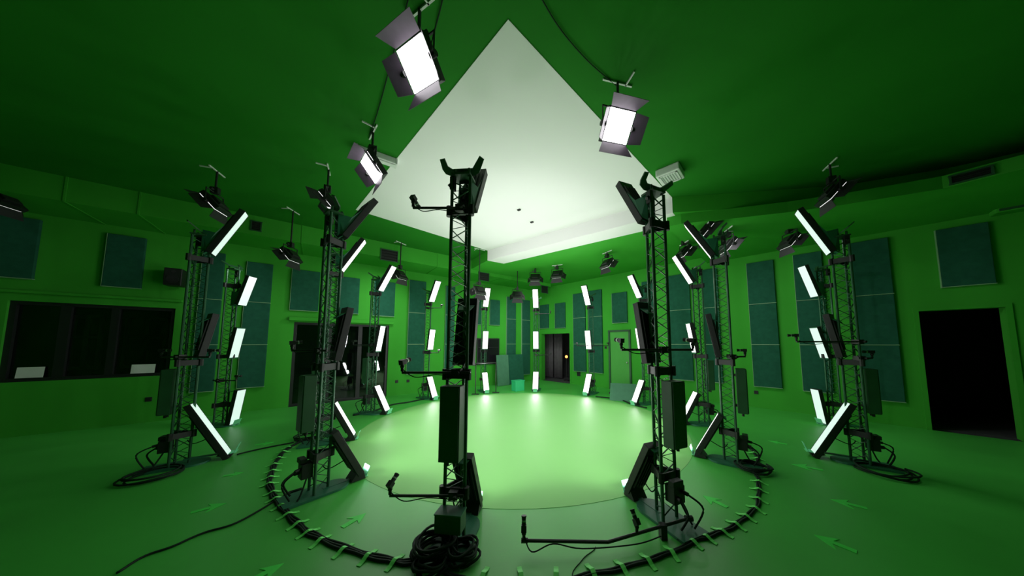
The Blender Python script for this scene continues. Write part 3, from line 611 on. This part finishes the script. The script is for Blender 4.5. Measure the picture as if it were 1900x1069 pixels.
def ceil_light(px, py, z, lab, ydepth=None, yaw=None, top=CEIL_Z, watts=None, var='d'):
    p = atz(px, py, z) if ydepth is None else aty(px, py, ydepth); z = p.z
    rz = math.atan2(p.y - CY, p.x - CX) if yaw is None else math.radians(90 - yaw)
    t = thing('barn_door_light', lab, 'studio light', (p.x, p.y, z), rz, 'barn door lights hung from the ceiling')
    hd = put('lamp_head', LHOUS, t, bevel=.006); put('diffuser', LDIFD if var == 'd' else LDIF, hd)
    for f_ in FLAPS[var]: put('barn_door', f_, hd)
    put('yoke', YOKE, t); beam(t, TL @ Vector((.009, 0, 0)), EL, LW - .01, LW - .01, watts or (W_WALLWASH if p.y > 6.2 else W_DIM), SPREAD_CEIL)
    m = MB(); m.cyl((0, 0, .2), (0, 0, top - z), .014, 8); m.box((0, 0, .24), (.09, .07, .1)); m.cyl((.0, .05, .24), (0, .1, .24), .018); put('hanger', m.mesh('hanger', M_BLACK), t)
    m = MB(); m.box((0, 0, top - z - .008), (.016, .34, .016)); m.box((.07, .1, top - z - .008), (.16, .014, .016)); put('ceiling_bracket', m.mesh('cbr', M_LITE), t)
    return p
LA = ceil_light(775, 121, 3.85, 'largest glowing barn door light at top left of the white square', yaw=208, var='l')
LB = ceil_light(1148, 235, 3.85, 'glowing barn door light at right edge of the white square', yaw=166, var='r')
LC = ceil_light(689, 312, 3.85, 'narrow glowing barn door light at left corner of white square', yaw=225, var='c')
ceil_light(397, 381, 3.78, 'barn door light beside top of the outer left tower')
ceil_light(538, 476, 0, 'dark barn door light hanging before the left duct', 5.4, watts=6)
ceil_light(606, 378, 3.78, 'dark barn door light above the front left tower')
ceil_light(742, 512, 0, 'dark barn door light under duct near the glass door', 7.2, top=CEIL_Z)
ceil_light(889, 541, 0, 'dark barn door light just right of the nearest front tower', 7.7)
ceil_light(960, 549, 0, 'dark barn door light lowest before the duct end', 9.0)
ceil_light(993, 517, 3.7, 'dark barn door light above the back corner tower', top=CEIL_Z)
ceil_light(1034, 511, 3.72, 'dark barn door light just right of the duct end', top=SOFFIT_Z)
ceil_light(1127, 491, 3.7, 'dark barn door light above the closed green door', top=SOFFIT_Z)
ceil_light(1270, 470, 3.62, 'barn door light behind top of the front right tower', top=3.86, watts=5)
ceil_light(1310, 431, 3.72, 'barn door light left of the coil tower top', top=3.86, watts=5)
ceil_light(1352, 458, 3.5, 'dark barn door light beside the coil tower top', top=3.86, watts=5)
ceil_light(1466, 450, 3.6, 'dark barn door light near outer right tower upper panel', top=SOFFIT_Z)
ceil_light(1545, 362, 3.85, 'dark barn door light above the outer right tower', top=CEIL_Z)
ceil_light(2, 372, 3.85, 'dark barn door light cut by the left frame edge', yaw=250)

# cables along the ceiling
def ceil_cable(pts, lab, r=.005):
    P = [atz(px, py, CEIL_Z - .012 if k == 0 else zz) for k, (px, py, zz) in enumerate(pts)]
    b = P[0]; m = MB(); m.tube(smooth_path([p - b for p in P], 6), r, 6); put('ceiling_cable', m.mesh('ceiling_cable', M_CABLE), None, b, label=lab, cat='cable', group='cables along the ceiling')
zc = CEIL_Z - .012
ceil_cable([(995, -20, zc), (1030, 40, zc), (1062, 82, zc), (1100, 122, zc), (1145, 160, zc)], 'thin black cable across ceiling to the right glowing light')
ceil_cable([(828, -30, zc), (815, 25, zc), (803, 70, zc), (795, 100, 4.2)], 'thin black cable beside the largest glowing light')
ceil_cable([(740, 60, zc), (718, 145, zc), (700, 210, zc), (686, 252, zc)], 'thin black cable running down to the narrow glowing light')
ceil_cable([(765, -30, zc), (757, 0, zc), (752, 20, zc)], 'short black cable above the largest glowing light')

# ------------------------------------------------------------------ fixtures on the ceiling
p = atz(712, 292, CEIL_Z); q1, q2 = atz(662, 272, CEIL_Z), atz(735, 298, CEIL_Z); dv = q2 - q1
t = thing('ceiling_batten', 'white linear ceiling fixture behind the narrow glowing light', 'ceiling fixture', (q1 + q2) / 2, math.atan2(dv.y, dv.x))
m = MB(); m.box((0, 0, -.045), (dv.length, .13, .09)); put('body', m.mesh('batten', M_LITE), t, bevel=.01)
m = MB(); m.box((0, 0, -.095), (dv.length * .94, .08, .02)); put('lens', m.mesh('battenlens', M_LITE), t, bevel=.006)
for k in (-1, 1): m = MB(); m.box((k * dv.length / 2, 0, -.045), (.02, .14, .1)); put('end_cap', m.mesh('bcap', M_LITE), t)
p = atz(1243, 317, CEIL_Z)
t = thing('ceiling_unit', 'square white ceiling unit with grille at right corner of white square', 'ceiling fixture', p, math.radians(47))
m = MB(); m.box((0, 0, -.06), (.34, .34, .12)); put('body', m.mesh('unit', M_LITE), t, bevel=.015)
m = MB()
for cx, cy, a, b in ((0, .12, .28, .02), (0, -.12, .28, .02), (.13, 0, .02, .26), (-.13, 0, .02, .26)): m.box((cx, cy, -.126), (a, b, .014))
put('rim', m.mesh('rim', M_LITE), t)
for k in range(6): m = MB(); m.box((0, -.09 + .036 * k, -.122), (.24, .012, .008)); put('slat', m.mesh('uslat', mat('grey_grille', (.35, .4, .36), .5)), t)
for (px, py), lab in (((963, 388), 'upper small black sensor on the white ceiling square'), ((987, 411), 'lower small black sensor on the white ceiling square')):
    p = atz(px, py, CEIL_Z); t = thing('ceiling_sensor', lab, 'sensor', (p.x, p.y, CEIL_Z - .006), math.radians(-30), 'small black ceiling sensors')
    m = MB(); m.box((0, 0, -.012), (.075, .045, .024)); put('case', m.mesh('sensor', M_BLACK), t, bevel=.006); m = MB(); m.sphere((.0, 0, -.024), .014); put('eye', m.mesh('eye', M_BLACK, True), t)
# split air conditioner top right
r = rect(WR, [(1838, 380), (1899, 372), (1899, 396), (1838, 402)]); 
t = thing('air_conditioner', 'green painted wall air conditioner at upper right edge', 'air conditioner', WR.pt((r[0] + r[1]) / 2 - .2, 0, r[2]), WR.rz)
w_ = r[1] - r[0] + .45; m = MB(); m.box((0, .11, .14), (w_, .22, .26)); put('body', m.mesh('ac', M_WALL), t, bevel=.02)
m = MB(); m.box((0, .14, .275), (w_ * .92, .12, .012)); put('intake_grille', m.mesh('acg', M_VENT), t); m = MB(); m.box((0, .222, .05), (w_ * .9, .01, .04)); put('louvre', m.mesh('acl', M_CAB), t)
# loudspeaker on the left wall
r = rect(WL, [(320, 500), (345, 503), (345, 538), (320, 535)])
t = thing('loudspeaker', 'black loudspeaker on left wall beside the outer left tower', 'loudspeaker', WL.pt((r[0] + r[1]) / 2, .22, (r[2] + r[3]) / 2), WL.rz)
m = MB(); m.box((0, 0, 0), (.24, .24, .36)); put('cabinet', m.mesh('spk', M_BLACK), t, bevel=.012); m = MB(); m.cyl((0, .12, -.05), (0, .128, -.05), .085, 20); m.cyl((0, .12, .11), (0, .128, .11), .03, 14); put('driver', m.mesh('drv', M_BLACKM), t)
m = MB(); m.box((0, -.16, 0), (.06, .14, .06)); put('wall_bracket', m.mesh('spkb', M_BLACK), t)
# sockets and switches
def socket(W, px, py, lab, s_=.085):
    a, z = W.sz(px, py); t = thing('wall_socket', lab, 'socket', W.pt(a, 0, z), W.rz, 'small wall sockets and switches')
    m = MB(); m.box((0, .008, 0), (s_, .016, s_)); put('plate', m.mesh('sock', M_BLACKM), t, bevel=.004); m = MB(); m.cyl((0, .016, 0), (0, .02, 0), s_ * .3, 12); put('insert', m.mesh('sins', M_BLACK), t)
socket(WL, 276, 741, 'black socket below the long window'); socket(WL, 736, 708, 'left black socket right of the glass door'); socket(WL, 757, 707, 'right black socket right of the glass door')
socket(WR, 1124, 645, 'black light switch left of the closed green door'); socket(WR, 1074, 694, 'black socket box below paired tall panels', .16); socket(WR, 1403, 728, 'socket below the tall panels on open right wall', .08)

# ------------------------------------------------------------------ things standing at the back
def leaning(qx0, qx1, ybot, ztop, lab, W, off, mt):
    s0, s1 = W.sz(qx0, ybot, off)[0], W.sz(qx1, ybot, off)[0]; h_ = ztop
    m = MB(); m.box((0, 0, h_ / 2), (abs(s1 - s0), .05, h_)); put('leaning_board', m.mesh('board', mt), None, W.pt((s0 + s1) / 2, off, 0.006), (0.10, 0, W.rz), lab, 'board', 'boards leaning in the corner', bevel=.006)
leaning(923, 945, 722, 1.15, 'pale grey green board leaning left of the dark one', WL, .45, M_GREYGREEN)
leaning(945, 972, 722, 1.15, 'dark teal board leaning right of the pale one', WL, .36, M_TEAL)
p = atz(961, 725); t = thing('storage_box', 'small bright green box standing before the leaning boards', 'box', (p.x, p.y, 0), WL.rz)
m = MB(); m.box((0, 0, .17), (.36, .26, .34)); put('body', m.mesh('sbox', M_GREENBOX), t, bevel=.01); m = MB(); m.box((0, 0, .335), (.38, .28, .03)); put('lid', m.mesh('slid', M_GREENBOX), t, bevel=.006)
# dark stand frame in front of the screen
p = atz(882, 732); q = atz(920, 729); t = thing('stand_frame', 'thin black two legged stand below the wall screen', 'stand', (p.x, p.y, 0))
dx, dy = q.x - p.x, q.y - p.y; m = MB(); m.cyl((0, 0, .01), (0, 0, .98), .014); m.box((0, 0, .01), (.22, .12, .02)); put('leg', m.mesh('sl', M_BLACK), t); m = MB(); m.cyl((dx, dy, .01), (dx, dy, .98), .014); m.box((dx, dy, .01), (.22, .12, .02)); put('leg', m.mesh('sl2', M_BLACK), t)
m = MB(); m.cyl((0, 0, .97), (dx, dy, .97), .014); put('crossbar', m.mesh('scb', M_BLACK), t)
# wedge case near the green door
p = atz(1158, 742); t = thing('floor_wedge', 'grey green wedge case on floor before the closed green door', 'case', (p.x, p.y, 0), math.radians(-20))
m = MB(); m.prism([(-.38, -.22, 0), (-.38, .28, 0), (-.38, .28, .42), (-.38, -.16, .05)], (.72, 0, 0)); put('body', m.mesh('wedge', M_GREYGREEN), t, bevel=.01)
m = MB(); m.box((-.40, .1, .15), (.03, .16, .03)); put('handle', m.mesh('wh', M_BLACK), t)

# ------------------------------------------------------------------ floor cables, coils, tape strips, arrows
def floor_cable(pts, lab, r=.014, strands=1, sp=.022, group='cables on the floor'):
    P = smooth_path([atz(px, py, 0) for px, py in pts], 6); b = P[0].copy(); m = MB()
    for k in range(strands):
        off = (k - (strands - 1) / 2) * sp; Q = []
        for i, p in enumerate(P):
            d = (P[min(i + 1, len(P) - 1)] - P[max(i - 1, 0)]).normalized(); nrm = Vector((-d.y, d.x, 0))
            Q.append(p - b + nrm * (off + .006 * math.sin(i * .7 + k)) + Vector((0, 0, r + .001)))
        m.tube(Q, r, 6)
    put('floor_cable', m.mesh('floor_cable', M_CABLE, True), None, b, label=lab, cat='cable', group=group); return P
RINGC = [(790, 1052), (762, 1047), (735, 1045), (690, 1035), (640, 1020), (598, 1003), (572, 990), (552, 974), (535, 957), (521, 941), (511, 928), (505, 916), (500, 900), (501, 888), (505, 876), (509, 864), (517, 851), (527, 839), (540, 830), (562, 819), (590, 812)]
RINGD = [(1010, 1088), (1060, 1078), (1110, 1066), (1155, 1057), (1202, 1042), (1246, 1028), (1287, 1007), (1310, 999), (1340, 989), (1366, 976), (1384, 961), (1402, 946), (1407.5, 929), (1408, 911), (1408, 896), (1404, 884)]
floor_cable(RINGC, 'thick taped black cable bundle curving along the left of stage', .011, 3, .017)
floor_cable(RINGD, 'thick taped black cable bundle curving along the right of stage', .011, 2, .018)
floor_cable([(1402, 872), (1406, 853), (1400, 842), (1390, 831), (1383, 822), (1376, 810)], 'short taped black cable behind the right coil', .012, 2, .02)
floor_cable([(1010, 1092), (960, 1098), (900, 1090), (850, 1075), (815, 1060)], 'black cable bundle along the lower frame edge', .011, 2, .018)
floor_cable([(440, 845), (475, 836), (510, 829), (545, 822)], 'thin dark cable from outer left tower to the taped bundle', .010, 1)
floor_cable([(514, 928), (440, 972), (385, 988), (330, 1012), (270, 1034), (215, 1066)], 'thin dark cable trailing to the lower left floor', .008, 1)
floor_cable([(560, 909), (535, 918), (520, 935)], 'short black cable from front left tower base', .011, 2)
floor_cable([(1252, 985), (1262, 1003), (1280, 1008)], 'short black cable from front right tower base', .012, 2)
floor_cable([(1105, 1016), (1090, 1032), (1070, 1050), (1062, 1072)], 'very thin cable below the floor boom', .003, 1)
floor_cable([(655, 772), (690, 765), (728, 752), (760, 747), (790, 741), (815, 739)], 'dark cable linking towers along the back left of stage', .014, 2)
floor_cable([(1105, 737), (1128, 739), (1150, 742), (1175, 752), (1200, 758)], 'dark cable linking towers along the back right of stage', .014, 2)
def coil(px, py, r, turns, lab, sq=1.0, seed=1, rr=.010, upright=0):
    rnd = random.Random(seed); c = atz(px, py, 0); m = MB(); pts = []; n = 22
    for i in range(turns * n + 1):
        a = 2 * math.pi * i / n; k = i / n; R = r * (1 + .10 * math.sin(k * 2.1 + seed)) + .012 * math.sin(a * 3 + k)
        pts.append((R * math.cos(a) + .02 * math.sin(k * 1.7), R * sq * math.sin(a) + .02 * math.cos(k * 2.3), .012 + .013 * k + .006 * math.sin(a * 2 + k)))
    m.tube(pts, rr, 6); put('cable_coil', m.mesh('cable_coil', M_CABLE, True), None, c, label=lab, cat='cable coil', group='coiled cables')
coil(806, 1030, .135, 9, 'big tangled black cable coil left of the nearest tower base', seed=2)
coil(858, 1036, .095, 7, 'round black cable coil right of the nearest tower base', seed=5)
coil(800, 1056, .10, 5, 'loose black cable loops lowest before the nearest tower', seed=8, rr=.009)
coil(1398, 873, .16, 5, 'black cable coil beside the right coil tower', seed=3)
coil(285, 885, .22, 4, 'black cable coil behind the outer left tower base', seed=4)
coil(1640, 878, .22, 4, 'black cable coil behind the outer right tower base', seed=6)
coil(575, 812, .2, 3, 'black cable coil beside hidden tower base at left', seed=7)
SC = Vector((CX, CY, 0))
STRIP_MESH = {}
def strip(px, py, i, lab, length=.165, width=.034, kind_end=False):
    c = atz(px, py, 0); d = c - SC; m = MB(); n = 9
    # strip bridges the cable: humped profile
    L2 = length / 2; prof = []
    for k in range(n):
        u = -L2 + length * k / (n - 1); zz = .027 * math.exp(-(u / .036) ** 2) + .002; prof.append((u, zz))
    for u, zz in prof: m.v += [(u, -width / 2, zz), (u, width / 2, zz), (u, -width / 2, zz + .003), (u, width / 2, zz + .003)]
    for k in range(n - 1):
        q = 4 * k; m.f += [(q, q + 1, q + 5, q + 4), (q + 2, q + 6, q + 7, q + 3), (q, q + 4, q + 6, q + 2), (q + 1, q + 3, q + 7, q + 5)]
    m.f += [(0, 2, 3, 1), (4 * (n - 1), 4 * (n - 1) + 1, 4 * (n - 1) + 3, 4 * (n - 1) + 2)]
    if 'm' not in STRIP_MESH: STRIP_MESH['m'] = m.mesh('tape_strip', M_TAPE)
    rnd = random.Random(i * 7 + 3)
    put('tape_strip', STRIP_MESH['m'], None, c, (0, 0, math.atan2(d.y, d.x) + rnd.uniform(-.18, .18)), lab, 'tape', 'green tape strips over the floor cable')
LS = [(480 + x / 3.7, 780 + y / 3.7) for x, y in ((935, 980), (748, 945), (580, 900), (425, 835), (340, 780), (270, 720), (200, 657), (155, 595), (118, 547), (100, 503), (72, 445), (78, 400), (95, 355), (105, 310), (135, 265), (170, 222), (205, 192))]
RS = [(1098.5, 1064), (1154, 1056), (1202, 1043), (1246, 1028)] + [(1260 + x / 3.7, 780 + y / 3.7) for x, y in ((95, 845), (185, 812), (295, 773), (390, 725), (460, 670), (525, 615), (545, 550), (548, 485), (550, 430))]
BS = [(1260 + x / 3.7, 780 + y / 3.7) for x, y in ((600, 342), (540, 270), (515, 232), (480, 192))]
ORD = ['first', 'second', 'third', 'fourth', 'fifth', 'sixth', 'seventh', 'eighth', 'ninth', 'tenth', 'eleventh', 'twelfth', 'thirteenth', 'fourteenth', 'fifteenth', 'sixteenth', 'seventeenth']
for i, (a, b) in enumerate(LS): strip(a, b, i, 'green tape strip, %s from the nearest tower along left cable' % ORD[i])
for i, (a, b) in enumerate(RS): strip(a, b, 20 + i, 'green tape strip, %s from lower frame edge along right cable' % ORD[i])
for i, (a, b) in enumerate(BS): strip(a, b, 40 + i, 'green tape strip, %s behind the right cable coil' % ORD[i])
for i, (a, b) in enumerate(((897, 1071), (966, 1071), (1032, 1071))): strip(a, b, 50 + i, 'green tape strip cut by lower frame edge, %s from left' % ORD[i])
def arrow(tail, tip, lab, w=.05):
    a, b = atz(*tail), atz(*tip); d = b - a; L = d.length; hd = min(.30, L * .58); hw = hd * .70
    P = [(0, -w / 2), (L - hd * .8, -w / 2), (L - hd, -hw), (L, 0), (L - hd, hw), (L - hd * .8, w / 2), (0, w / 2)]
    m = MB()
    m.prism([(x, y, 0.001) for x, y in (P[0], P[1], P[5], P[6])], (0, 0, .003)); m.prism([(x, y, 0.001) for x, y in (P[1], P[2], P[3])], (0, 0, .003)); m.prism([(x, y, 0.001) for x, y in (P[3], P[4], P[5])], (0, 0, .003)); m.prism([(x, y, 0.001) for x, y in (P[1], P[3], P[5])], (0, 0, .003))
    put('floor_arrow', m.mesh('floor_arrow', M_ARROW), None, (a.x, a.y, 0), (0, 0, math.atan2(d.y, d.x)), lab, 'arrow', 'green tape arrows on the floor')
arrow((635, 979), (679, 953), 'green tape arrow inside the taped cable at left')
arrow((354, 952), (421, 934), 'green tape arrow on dark floor left of the taped cable')
arrow((455, 1083), (527, 1046), 'green tape arrow cut by the lower frame edge')
arrow((1350, 942), (1304, 920), 'green tape arrow inside the taped cable at right')
arrow((1609, 944), (1541, 927), 'green tape arrow on dark floor, upper of two right ones')
arrow((1590, 1025), (1510, 993), 'green tape arrow on dark floor, lowest at right')
arrow((414, 884), (452, 877), 'small green tape arrow before the outer left tower panel')
arrow((1527, 873), (1469, 862), 'green tape arrow below the outer right tower panel')
arrow((1460, 825), (1426, 818), 'faint green tape arrow between the two right towers')
arrow((473, 826), (508, 821), 'faint green tape arrow behind the left taped cable')
